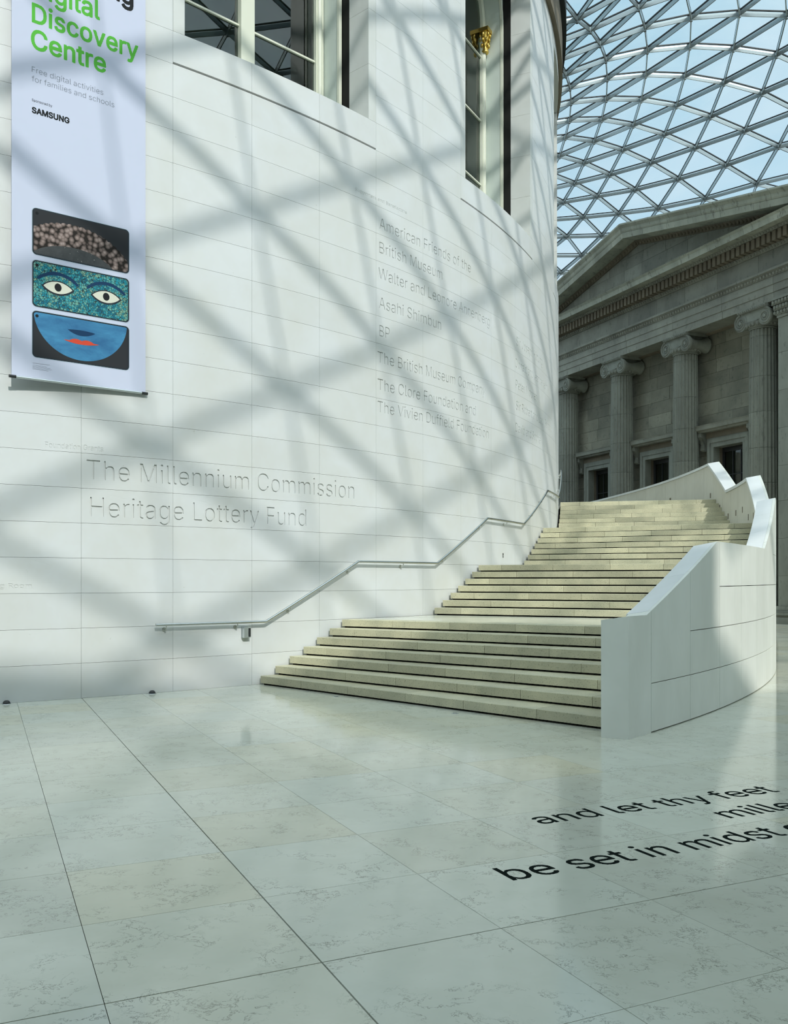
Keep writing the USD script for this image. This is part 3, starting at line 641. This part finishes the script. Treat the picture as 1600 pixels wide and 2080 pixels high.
# ashlar between the columns
rest = MB()
def cutrow(a, b, z0, z1):
    out = [(a, b)]
    for c in WC:
        if z0 < 8.2 and z1 > 0.0:
            lo, hi = c - 1.30, c + 1.30; nxt = []
            for p, q in out:
                if q <= lo or p >= hi: nxt.append((p, q))
                else:
                    if p < lo - 0.05: nxt.append((p, lo))
                    if q > hi + 0.05: nxt.append((hi, q))
            out = nxt
    return out
nrow = 21; rh = 13.05 / nrow
for r_ in range(nrow):
    s = -2.0 - 0.8 * (r_ % 2) - rf.uniform(0, .3)
    while s < 21:
        w = 1.55 * rf.uniform(0.75, 1.25)
        for p, q in cutrow(s, s + w, r_ * rh, (r_ + 1) * rh):
            m = fbox(p + .005, q - .005, WD - 0.25, WD + rf.uniform(-0.008, 0.006), r_ * rh + .005, (r_ + 1) * rh - .005)
            if 1.5 < p < 17 and r_ * rh > 5.2: obj('stone', m, m_ash, fac)
            else: rest.add(m)
        s += w
obj('lower_stones', rest.get(), m_ash, fac, kind='stuff')
obj('backing', MB().add(fbox(-45, 60, -6.0, -2.6, -0.1, 17.2)).add(fbox(-3, 21, -2.6, -1.46, 8.2, 16.2)).get(), m_bed, fac)
for c0, c1 in zip([-3.0] + WC, WC + [21.0]): obj('wall_core', fbox(c0 + (0.88 if c0 in WC else 0), c1 - (0.88 if c1 in WC else 0), -2.6, -1.46, -0.05, 8.2), m_facd, fac)
for c in WC: obj('window_sill', fbox(c - 0.88, c + 0.88, -2.6, -1.2, -0.05, 0.35), m_fac, fac)
# architrave, frieze, cornice in lengths of stone
def run(name, s0, s1, step, prof, mat=m_fac, jog=0.0, dz=lambda s: 0.0, gap=0.006):
    s = s0 + rf.uniform(0, step * .5); e = s0
    while e < s1:
        n_ = min(s, s1)
        if n_ - e > 0.02: obj(name, fprof(e + gap, n_ - gap, prof, dz), mat, fac)
        e = n_; s = n_ + step * rf.uniform(.85, 1.15)
bxp = lambda d0, d1, z0, z1: [(d0, z0), (d1, z0), (d1, z1), (d0, z1)]
S0, S1 = -3.2, 21.0
run('architrave_stone', S0, S1, 3.0, [(-1.1, 13.0), (0.0, 13.0), (0.0, 13.315), (0.03, 13.33), (0.03, 13.63), (0.06, 13.645), (0.06, 13.955), (-1.1, 13.955)])
run('taenia_stone', S0, S1, 2.4, [(-1.0, 13.96), (0.08, 13.96), (0.12, 14.10), (0.22, 14.16), (0.22, 14.25), (-1.0, 14.25)])
run('frieze_stone', S0, S1, 2.2, bxp(-1.0, 0.0, 14.255, 15.05))
run('bed_moulding', S0, S1, 3.0, [(-1.0, 15.055), (0.05, 15.055), (0.12, 15.12), (0.16, 15.19), (-1.0, 15.19)], m_fac)
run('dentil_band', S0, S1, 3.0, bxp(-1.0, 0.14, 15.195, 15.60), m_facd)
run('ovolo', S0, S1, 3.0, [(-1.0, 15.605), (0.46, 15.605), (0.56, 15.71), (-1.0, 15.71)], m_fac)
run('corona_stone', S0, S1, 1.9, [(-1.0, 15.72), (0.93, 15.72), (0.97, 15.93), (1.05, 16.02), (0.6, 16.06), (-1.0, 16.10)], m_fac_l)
n_d = 0; s = S0 + 0.1; dr_ = MB()
while s < S1 - 0.2:
    m = fbox(s, s + 0.175, 0.14, 0.46, 15.20, 15.585)
    if -1.6 < s < 16.5: obj('dentil', m, m_facd, fac)
    else: dr_.add(m)
    s += 0.277
obj('far_dentils', dr_.get(), m_facd, fac, kind='stuff')
def eggs(d, z, sp, r, s0=S0, s1=S1, dz=lambda s: 0.0, up=1.0):
    mb = MB(); base = trimesh.creation.icosphere(1, 1.0); v0, f0 = np.array(base.vertices), np.array(base.faces)
    for s in np.arange(s0, s1, sp):
        v = FP(s + v0[:, 0] * r, d + v0[:, 1] * r, z + dz(s) + v0[:, 2] * r * 1.35 * up); mb.add((v, f0))
    return mb.get()
obj('egg_moulding', eggs(0.11, 14.06, 0.17, 0.055), m_fac, fac, smooth=60, kind='stuff')
obj('egg_moulding', eggs(0.12, 15.13, 0.16, 0.05), m_fac, fac, smooth=60, kind='stuff')
obj('egg_moulding', eggs(0.52, 15.66, 0.15, 0.045), m_fac, fac, smooth=60, kind='stuff')
# pediment
AP, SL = 9.0, 0.212
rk = lambda s: 18.95 - SL * abs(s - AP)
for zz in range(5):                                   # tympanum courses
    z0, z1 = 16.08 + 0.55 * zz, 16.08 + 0.55 * (zz + 1)
    half = (18.95 - 0.8 - z0) / SL; s = AP - half - 0.7 * (zz % 2)
    while s < AP + half:
        e = s + 1.5 * rf.uniform(.8, 1.2)
        poly = sbox(s + .005, z0 + .004, e - .005, z1 - .004).intersection(Polygon([(AP - half - 6, 16), (AP + half + 6, 16), (AP + half + 6, 16), (AP, 18.2), (AP - 11.5, 16)]) if False else Polygon([(AP - 10.6, 16.0), (AP + 10.6, 16.0), (AP, 16.0 + 10.6 * SL)]))
        if polys(poly): obj('tympanum_stone', lext(FP, poly, -0.5, 0.0 + rf.uniform(-.006, .004)), m_fac, fac)
        s = e
for side in (-1, 1):
    a, b = (AP - 12.0, AP) if side < 0 else (AP, AP + 12.0)
    dz = lambda s: rk(s)
    run('raking_cornice_stone', a, b, 1.7, [(-1.0, -0.66), (0.93, -0.66), (0.97, -0.40), (-1.0, -0.40)], m_fac_l, dz=dz)
    run('raking_cyma', a, b, 2.1, [(-1.0, -0.395), (0.98, -0.395), (1.02, -0.33), (1.04, -0.2), (1.16, -0.07), (1.16, 0.0), (-1.0, 0.02)], m_fac_l, dz=dz)
    run('raking_ovolo', a, b, 2.6, [(-1.0, -0.86), (0.08, -0.86), (0.24, -0.67), (-1.0, -0.67)], m_facd, dz=dz)
obj('egg_moulding', eggs(0.16, -0.77, 0.22, 0.07, AP - 10.5, AP + 10.5, rk), m_facd, fac, smooth=60, kind='stuff')
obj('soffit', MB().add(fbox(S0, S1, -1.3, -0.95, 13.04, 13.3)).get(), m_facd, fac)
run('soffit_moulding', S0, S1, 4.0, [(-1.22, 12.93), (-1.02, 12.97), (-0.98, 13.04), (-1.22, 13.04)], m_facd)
# end pier (anta) with moulded capital and base
z = 0.62; pr = [0.7, 1.9, 3.4, 4.9, 6.3, 7.8, 9.3, 10.8, 12.19]
for z0, z1 in zip(pr[:-1], pr[1:]): obj('pier_stone', fbox(-2.6, 0.2, -1.2, 0.05 + rf.uniform(-.004, .004), z0 + .004, z1 - .004), m_fac2, fac)
for z0, z1, e in ((0.0, 0.26, 0.24), (0.265, 0.34, 0.20), (0.345, 0.46, 0.25), (0.465, 0.54, 0.15), (0.545, 0.70, 0.07), (12.195, 12.30, 0.04), (12.305, 12.48, 0.07), (12.485, 12.70, 0.12), (12.705, 12.88, 0.18), (12.885, 13.0, 0.23)):
    obj('pier_moulding', fbox(-2.6, 0.2 + e, -1.2, 0.05 + e, z0, z1), m_fac2, fac)
mbp = MB()
for zz, e, sp, r in ((12.4, 0.09, 0.17, 0.06), (12.60, 0.14, 0.15, 0.065), (12.80, 0.19, 0.16, 0.06)):
    mbp.add(eggs(0.05 + e, zz, sp, r, -2.6, 0.3))
    base = trimesh.creation.icosphere(1, 1.0); v0, f0 = np.array(base.vertices), np.array(base.faces)
    for d in np.arange(-1.1, 0.1, sp): mbp.add((FP(0.2 + e + v0[:, 0] * r, d + v0[:, 1] * r, zz + v0[:, 2] * r * 1.35), f0))
obj('pier_egg_moulding', mbp.get(), m_fac2, fac, smooth=60, kind='stuff')
# plain ranges of the court to the south of the portico, to the west and north (outside the picture)
obj('side_range', MB().add(fbox(-41, -3.2, -2.6, -0.4, -0.1, 16.6)).add(fbox(-41, -3.2, -2.6, 0.2, 15.6, 16.4)).add(fbox(21, 60, -2.6, -0.4, -0.1, 16.6)).get(), m_fac, fac)
ws = thing('wall_south', 'stone range of the court behind the viewer', 'wall', kind='structure')
obj('portico_block', MB().add(fbox(-48, -39.3, 19.3, 48, -0.1, 20.9)).add(fbox(-48, -39.0, 19.3, 48, 16.0, 17.0)).get(), m_fac, ws)
obj('flank', MB().add(fbox(-48, -39.3, -3, 19.3, -0.1, 17.9)).add(fbox(-48, -39.3, 48, 64, -0.1, 17.9)).get(), m_fac, ws)
wb = thing('wall_back', 'stone ranges closing the far sides of the court', 'wall', kind='structure')
obj('west_range', fbox(-48, 66, 63, 70, -0.1, 17.0), m_fac, wb)
obj('north_range', fbox(57, 66, -3, 63, -0.1, 17.0), m_fac, wb)

# windows of the portico
for i, c in enumerate(WC):
    W = thing(f'window_{i + 5}', ['portico window between the two columns nearest the stair parapet end', 'portico window above the middle of the long sloping parapet, between second and third columns', 'portico window nearest the drum wall, half behind a fluted column', 'portico window hidden behind the drum wall'][i], 'window', kind='structure')
    fr = sbox(c - 1.31, 0.35, c + 1.31, 8.19).difference(sbox(c - 0.89, 0.35, c + 0.89, 7.76))
    obj('surround', lext(FP, fr, -2.2, -1.10), m_fac2, W)
    fr2 = sbox(c - 1.25, 0.35, c + 1.25, 8.13).difference(sbox(c - 1.08, 0.35, c + 1.08, 7.96))
    obj('surround_moulding', lext(FP, fr2, -1.099, -1.06), m_fac2, W)
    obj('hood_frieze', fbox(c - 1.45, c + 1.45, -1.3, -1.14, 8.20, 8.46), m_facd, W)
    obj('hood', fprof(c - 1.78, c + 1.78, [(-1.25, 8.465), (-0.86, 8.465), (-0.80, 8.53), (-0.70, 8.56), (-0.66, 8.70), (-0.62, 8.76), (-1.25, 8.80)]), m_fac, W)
    for sg in (-1, 1):
        x = c + sg * 1.5; mb = MB()
        mb.add(fprof(x - 0.11, x + 0.11, [(-1.19, 7.62), (-1.08, 7.62), (-1.0, 7.75), (-1.04, 7.95), (-0.98, 8.15), (-0.84, 8.28), (-0.82, 8.46), (-1.19, 8.46)]))
        mb.add(tube([FP(x - 0.13, -0.93, 8.33), FP(x + 0.13, -0.93, 8.33)], 0.10, 12)); mb.add(tube([FP(x - 0.125, -1.06, 7.72), FP(x + 0.125, -1.06, 7.72)], 0.065, 12))
        obj('console', mb.get(), m_fac2, W)
    ff = sbox(c - 0.885, 0.36, c + 0.885, 7.75).difference(sbox(c - 0.76, 0.46, c + 0.76, 7.55))
    obj('metal_frame', lext(FP, ff, -1.70, -1.62), m_black, W)
    for x in (-0.25, 0.25): obj('glazing_bar', fbox(c + x - 0.022, c + x + 0.022, -1.69, -1.63, 0.46, 7.55), m_black, W)
    for zz in (1.6, 2.75, 3.9, 5.05, 6.2): obj('glazing_bar', fbox(c - 0.76, c + 0.76, -1.685, -1.635, zz + 0.28, zz + 0.32), m_black, W)
    obj('pane', fbox(c - 0.76, c + 0.76, -1.665, -1.66, 0.46, 7.55), m_winglass, W)

# fluted Ionic columns, engaged against the wall
def flute_ring(r, n=22, deep=0.17):
    a = np.linspace(0, 2 * math.pi, n * 6, endpoint=False); ph = (a * n / (2 * math.pi)) % 1.0
    prof = np.where(ph < 0.16, 0.0, np.sin((ph - 0.16) / 0.84 * math.pi)) ** 0.8
    rad = r - deep * r * prof * 0.55
    return np.stack([rad * np.cos(a), rad * np.sin(a)], 1)
def col_r(z):
    q = (z - 0.62) / (12.1 - 0.62); return 0.62 - 0.085 * q ** 1.5
col = thing('ionic_column', None, 'column', 'ionic columns of the portico', kind='thing', loc=FP(1.59, -0.56, 0.0), rotz=math.atan2(DS[1], DS[0]))
obj('plinth', abox(-0.86, 0.86, -0.63, 0.86, 0.0, 0.2), m_fac2, col)
obj('base', lathe([(0.0, 0.2), (0.68, 0.2), (0.725, 0.26), (0.725, 0.31), (0.69, 0.36), (0.66, 0.38), (0.65, 0.44), (0.67, 0.47), (0.69, 0.51), (0.67, 0.55), (0.64, 0.57), (0.63, 0.62), (0.0, 0.62)], 32), m_fac2, col, smooth=40)
jz = [0.62, 1.6, 2.9, 4.3, 5.75, 7.19, 8.68, 10.14, 11.8, 12.1]
for z0, z1 in zip(jz[:-1], jz[1:]):
    rings = []
    for zz in np.linspace(z0 + .005, z1 - .005, 3): q = flute_ring(col_r(zz)); rings.append(np.column_stack([q, np.full(len(q), zz)]))
    obj('drum', fixn(loft(rings)), m_fac2, col)
obj('echinus', lathe([(0.0, 12.105), (0.55, 12.105), (0.57, 12.15), (0.56, 12.18), (0.60, 12.22), (0.68, 12.33), (0.70, 12.40), (0.0, 12.42)], 32), m_fac2, col, smooth=40)
mb = MB(); base = trimesh.creation.icosphere(1, 1.0)
for q in range(22):
    t = q * 2 * math.pi / 22; e = base.copy(); e.apply_scale((0.07, 0.07, 0.10)); e.apply_translation((0.655 * math.cos(t), 0.655 * math.sin(t), 12.30)); mb.add(e)
obj('egg_moulding', mb.get(), m_fac2, col, smooth=60)
def spiral(x, y, sg, turns=2.6, r0=0.345, r1=0.07):
    t = np.linspace(0, turns * 2 * math.pi, 90); r = r0 * (r1 / r0) ** (t / t[-1])
    ang = math.pi / 2 + sg * t
    return np.stack([x + r * np.cos(ang), np.full_like(t, y), 12.5 + r * np.sin(ang)], 1)
for sg in (-1, 1):
    mb = MB(); x = sg * 0.665
    dis = lambda y0, y1, r: tube([(x, y0, 12.5), (x, y1, 12.5)], r, 28)
    mb.add(dis(0.50, 0.585, 0.355)); mb.add(tube(spiral(x, 0.59, -sg), np.linspace(0.046, 0.018, 90), 8)); mb.add(tube([(x, 0.58, 12.5), (x, 0.63, 12.5)], 0.07, 14))
    mb.add(dis(-0.63, -0.56, 0.355))
    rings = [(y, r) for y, r in ((-0.57, 0.345), (-0.35, 0.26), (0.0, 0.20), (0.30, 0.25), (0.51, 0.345))]
    ang = np.arange(24) * 2 * math.pi / 24
    mb.add(fixn(loft([np.stack([x + r * np.cos(ang), np.full(24, y), 12.5 + r * np.sin(ang)], 1) for y, r in rings])))
    obj('volute', mb.get(), m_fac2, col, smooth=40)
xs = np.linspace(-0.67, 0.67, 15); sag = 0.10 * (1 - (xs / 0.67) ** 2)
band = Polygon(list(zip(xs, 12.52 - sag)) + [(0.67, 12.855), (-0.67, 12.855)])
v, f = extr(band, 0.06); obj('canalis', fixn((np.stack([v[:, 0], 0.575 - v[:, 2], v[:, 1]], 1), f)), m_fac2, col)
edge = MB()
edge.add(tube([(x_, 0.58, z_) for x_, z_ in zip(xs, 12.53 - sag)], 0.022, 8)); edge.add(tube([(-0.67, 0.58, 12.845), (0.67, 0.58, 12.845)], 0.02, 8))
obj('canalis_rim', edge.get(), m_fac2, col, smooth=40)
obj('capital_block', abox(-0.60, 0.60, -0.6, 0.53, 12.40, 12.86), m_fac2, col)
obj('abacus', abox(-0.78, 0.78, -0.62, 0.66, 12.86, 12.999), m_fac2, col)
mb = MB()
for x_ in np.arange(-0.75, 0.78, 0.115):
    e = base.copy(); e.apply_scale((0.045, 0.04, 0.055)); e.apply_translation((x_, 0.665, 12.93)); mb.add(e)
obj('abacus_eggs', mb.get(), m_fac2, col, smooth=60)
tag(col, 'fluted stone column with scroll capital, beside the end pier')
for s, lb in ((6.30, 'fluted stone column with scroll capital, rising behind the peak of the stair parapet'), (11.06, 'fluted stone column with scroll capital, third from the end pier'), (15.9, 'fluted stone column with scroll capital, half hidden by the drum wall')):
    r_ = thing('ionic_column', lb, 'column', 'ionic columns of the portico', kind='thing', loc=FP(s, -0.56, 0.0), rotz=math.atan2(DS[1], DS[0]))
    r_.GetReferences().AddInternalReference(col.GetPath()); r_.SetInstanceable(True)

# ------------------------------------------------------------------ the glazed steel lattice roof over the court
NODES = {(0,3):(96.44,23.79),(0,4):(99.12,24.34),(0,5):(102.13,24.9),(0,6):(105.96,25.61),(0,7):(109.68,26.33),(0,8):(113.8,27.24),(1,0):(87.73,23.37),(1,1):(89.82,23.99),(1,2):(92.37,24.6),(1,3):(95.2,25.19),(1,4):(98.55,25.79),(1,5):(102.32,26.5),(1,6):(106.16,27.21),(1,7):(110.25,28.01),(1,8):(114.36,28.84),(1,9):(118.11,29.75),(1,10):(121.59,30.56),(2,1):(88.35,25.53),(2,2):(91.39,26.12),(2,3):(94.84,26.75),(2,4):(98.56,27.4),(2,5):(102.47,28.12),(2,6):(106.52,28.88),(2,7):(110.58,29.67),(2,8):(114.69,30.51),(2,9):(118.34,31.33),(2,10):(122.02,32.21),(2,11):(125.72,33.06),(3,2):(90.92,27.72),(3,3):(94.56,28.35),(3,4):(98.46,29.03),(3,5):(102.45,29.74),(3,6):(106.58,30.48),(3,7):(110.77,31.32),(3,8):(114.97,32.2),(3,9):(118.96,33.11),(3,10):(122.9,34.11),(3,11):(126.98,35.1),(3,12):(130.87,36.12),(4,2):(90.39,29.36),(4,3):(94.23,29.97),(4,4):(98.21,30.63),(4,5):(102.45,31.34),(4,6):(106.64,32.1),(4,7):(111.1,33.04),(4,8):(115.75,34.09),(5,2):(89.81,30.9),(5,3):(93.79,31.53),(5,4):(97.99,32.2),(5,5):(102.54,33.01),(5,6):(107.08,33.93),(5,7):(111.98,35.11),(6,5):(102.88,34.82),(6,6):(107.96,36.09)}
def roof_z(r): return 20.4 + 1.6 * np.exp(-((r - 28.5) / 5.5) ** 2)
from scipy.interpolate import RBFInterpolator
KJ = np.array([(b, 2 * a + b - 2) for a, b in NODES], float)          # radial index, ring index of the surveyed joints
ring_r = lambda j: 23.4 + 0.76 * j + 0.072 * np.maximum(np.asarray(j, float) - 10, 0) ** 2 - 0.05 * np.maximum(np.asarray(j, float) - 17, 0) ** 2
GEN = lambda k, j: (102.3 + 3.6 * (k - 5), ring_r(j))
DEL = np.array([(t - GEN(k, j)[0], r - GEN(k, j)[1]) for (k, j), (t, r) in zip(KJ, NODES.values())])
rbf = RBFInterpolator(KJ, DEL, kernel='linear', smoothing=0.0)
kk, jj = [q.ravel() for q in np.meshgrid(np.arange(-48, 52), np.arange(-2, 46), indexing='ij')]
ok = (kk - jj) % 2 == 0; kk, jj = kk[ok].astype(float), jj[ok].astype(float)
q = np.stack([kk, jj], 1); dist = np.sqrt(((q[:, None] - KJ[None]) ** 2).sum(2).min(1))
dl = rbf(q) * np.exp(-(np.maximum(dist - 1.5, 0) / 5.0) ** 2)[:, None]
gt, gr = GEN(kk, jj); gt, gr = gt + dl[:, 0], gr + dl[:, 1]
pos = {}
for k, j, t, r in zip(kk.astype(int), jj.astype(int), gt, gr):
    p = pol(t, r, roof_z(r)); s = (p[:2] - P0) @ DS; d = (p[:2] - P0) @ NN
    if -41.5 < s < 58 and -14 < d < 66: pos[(k, j)] = p
wrap = lambda k: k - 100 if k >= 52 else k + 100 if k < -48 else k
tris, bars = [], {}
for (k, j) in pos:
    for tri in (((k, j), (wrap(k + 1), j + 1), (k, j + 2)), ((k, j), (k, j + 2), (wrap(k - 1), j + 1))):
        if all(t in pos for t in tri): tris.append(tri)
    for kind, e in (('r', (k, j + 2)), ('a', (wrap(k + 1), j + 1)), ('c', (wrap(k - 1), j + 1))):
        if e in pos: bars[((k, j), e)] = kind
up_at = lambda p: np.array([0, 0, 1.0])
def beam(a, b, w=0.027, h=0.155):
    t = (b - a) / np.linalg.norm(b - a); s = np.cross(t, [0, 0, 1.0]); s /= np.linalg.norm(s); u = np.cross(s, t)
    prof = [(-w * 0.62, -h), (w * 0.62, -h), (w, -h * 0.35), (w, 0.0), (-w, 0.0), (-w, -h * 0.35)]
    a2, b2 = a + t * 0.05, b - t * 0.05
    return fixn(loft([np.array([p + s * x + u * y for x, y in prof]) for p in (a2, b2)]))
def gasket(a, b, w=0.024):
    t = (b - a) / np.linalg.norm(b - a); s = np.cross(t, [0, 0, 1.0]); s /= np.linalg.norm(s); u = np.cross(s, t)
    return fixn(loft([np.array([p + s * x + u * y for x, y in ((-w, 0.045), (w, 0.045), (w, 0.085), (-w, 0.085))]) for p in (a, b)]))
def glass(a, b, c):
    ctr = (a + b + c) / 3; n = np.cross(b - a, c - a); n /= np.linalg.norm(n)
    if n[2] < 0: b, c, n = c, b, -n
    sh = lambda p: p + (ctr - p) * 0.03
    return fixn(loft([np.array([sh(a), sh(b), sh(c)]) + n * z for z in (0.055, 0.075)]))
ceil = thing('ceiling', 'glazed steel lattice roof of triangular panes arching over the court', 'ceiling', kind='structure')
vis = lambda ps: all(p[1] > 18 for p in ps) and in_frame(np.array(ps), 0) and max(px(p)[0] for p in ps) > 1130 and min(px(p)[1] for p in ps) < 620
far, gk, fg, nb_ = MB(), MB(), MB(), 0
lst = sorted(bars.items(), key=lambda q: (not vis([pos[q[0][0]], pos[q[0][1]]]), np.hypot(*pos[q[0][0]][:2])))
for (e0, e1), kind in lst:
    a, b = pos[e0], pos[e1]
    if vis([a, b]) and nb_ < 298: obj('beam', beam(a, b), m_steel, ceil); nb_ += 1
    else: far.add(beam(a, b))
    gk.add(gasket(a, b))
obj('far_beams', far.get(), m_steel, ceil, kind='stuff')
obj('gaskets', gk.get(), m_gask, ceil, kind='stuff')
np_ = 0; jm = MB()
for tri in sorted(tris, key=lambda t: (not vis([pos[q] for q in t]), np.hypot(*pos[t[0]][:2]))):
    P_ = [pos[t] for t in tri]
    if vis(P_) and np_ < 298: obj('pane', glass(*P_), m_roofglass, ceil); np_ += 1
    else: fg.add(glass(*P_))
obj('far_panes', fg.get(), m_roofglass, ceil, kind='stuff')
nn_ = 0
for key, p in pos.items():
    m = lathe([(0.0, -0.205), (0.05, -0.205), (0.075, -0.10), (0.075, 0.0), (0.0, 0.0)], 8, p)
    if vis([p]) and nn_ < 200: obj('joint', m, m_steel, ceil); nn_ += 1
    else: jm.add(m)
obj('far_joints', jm.get(), m_steel, ceil, kind='stuff')
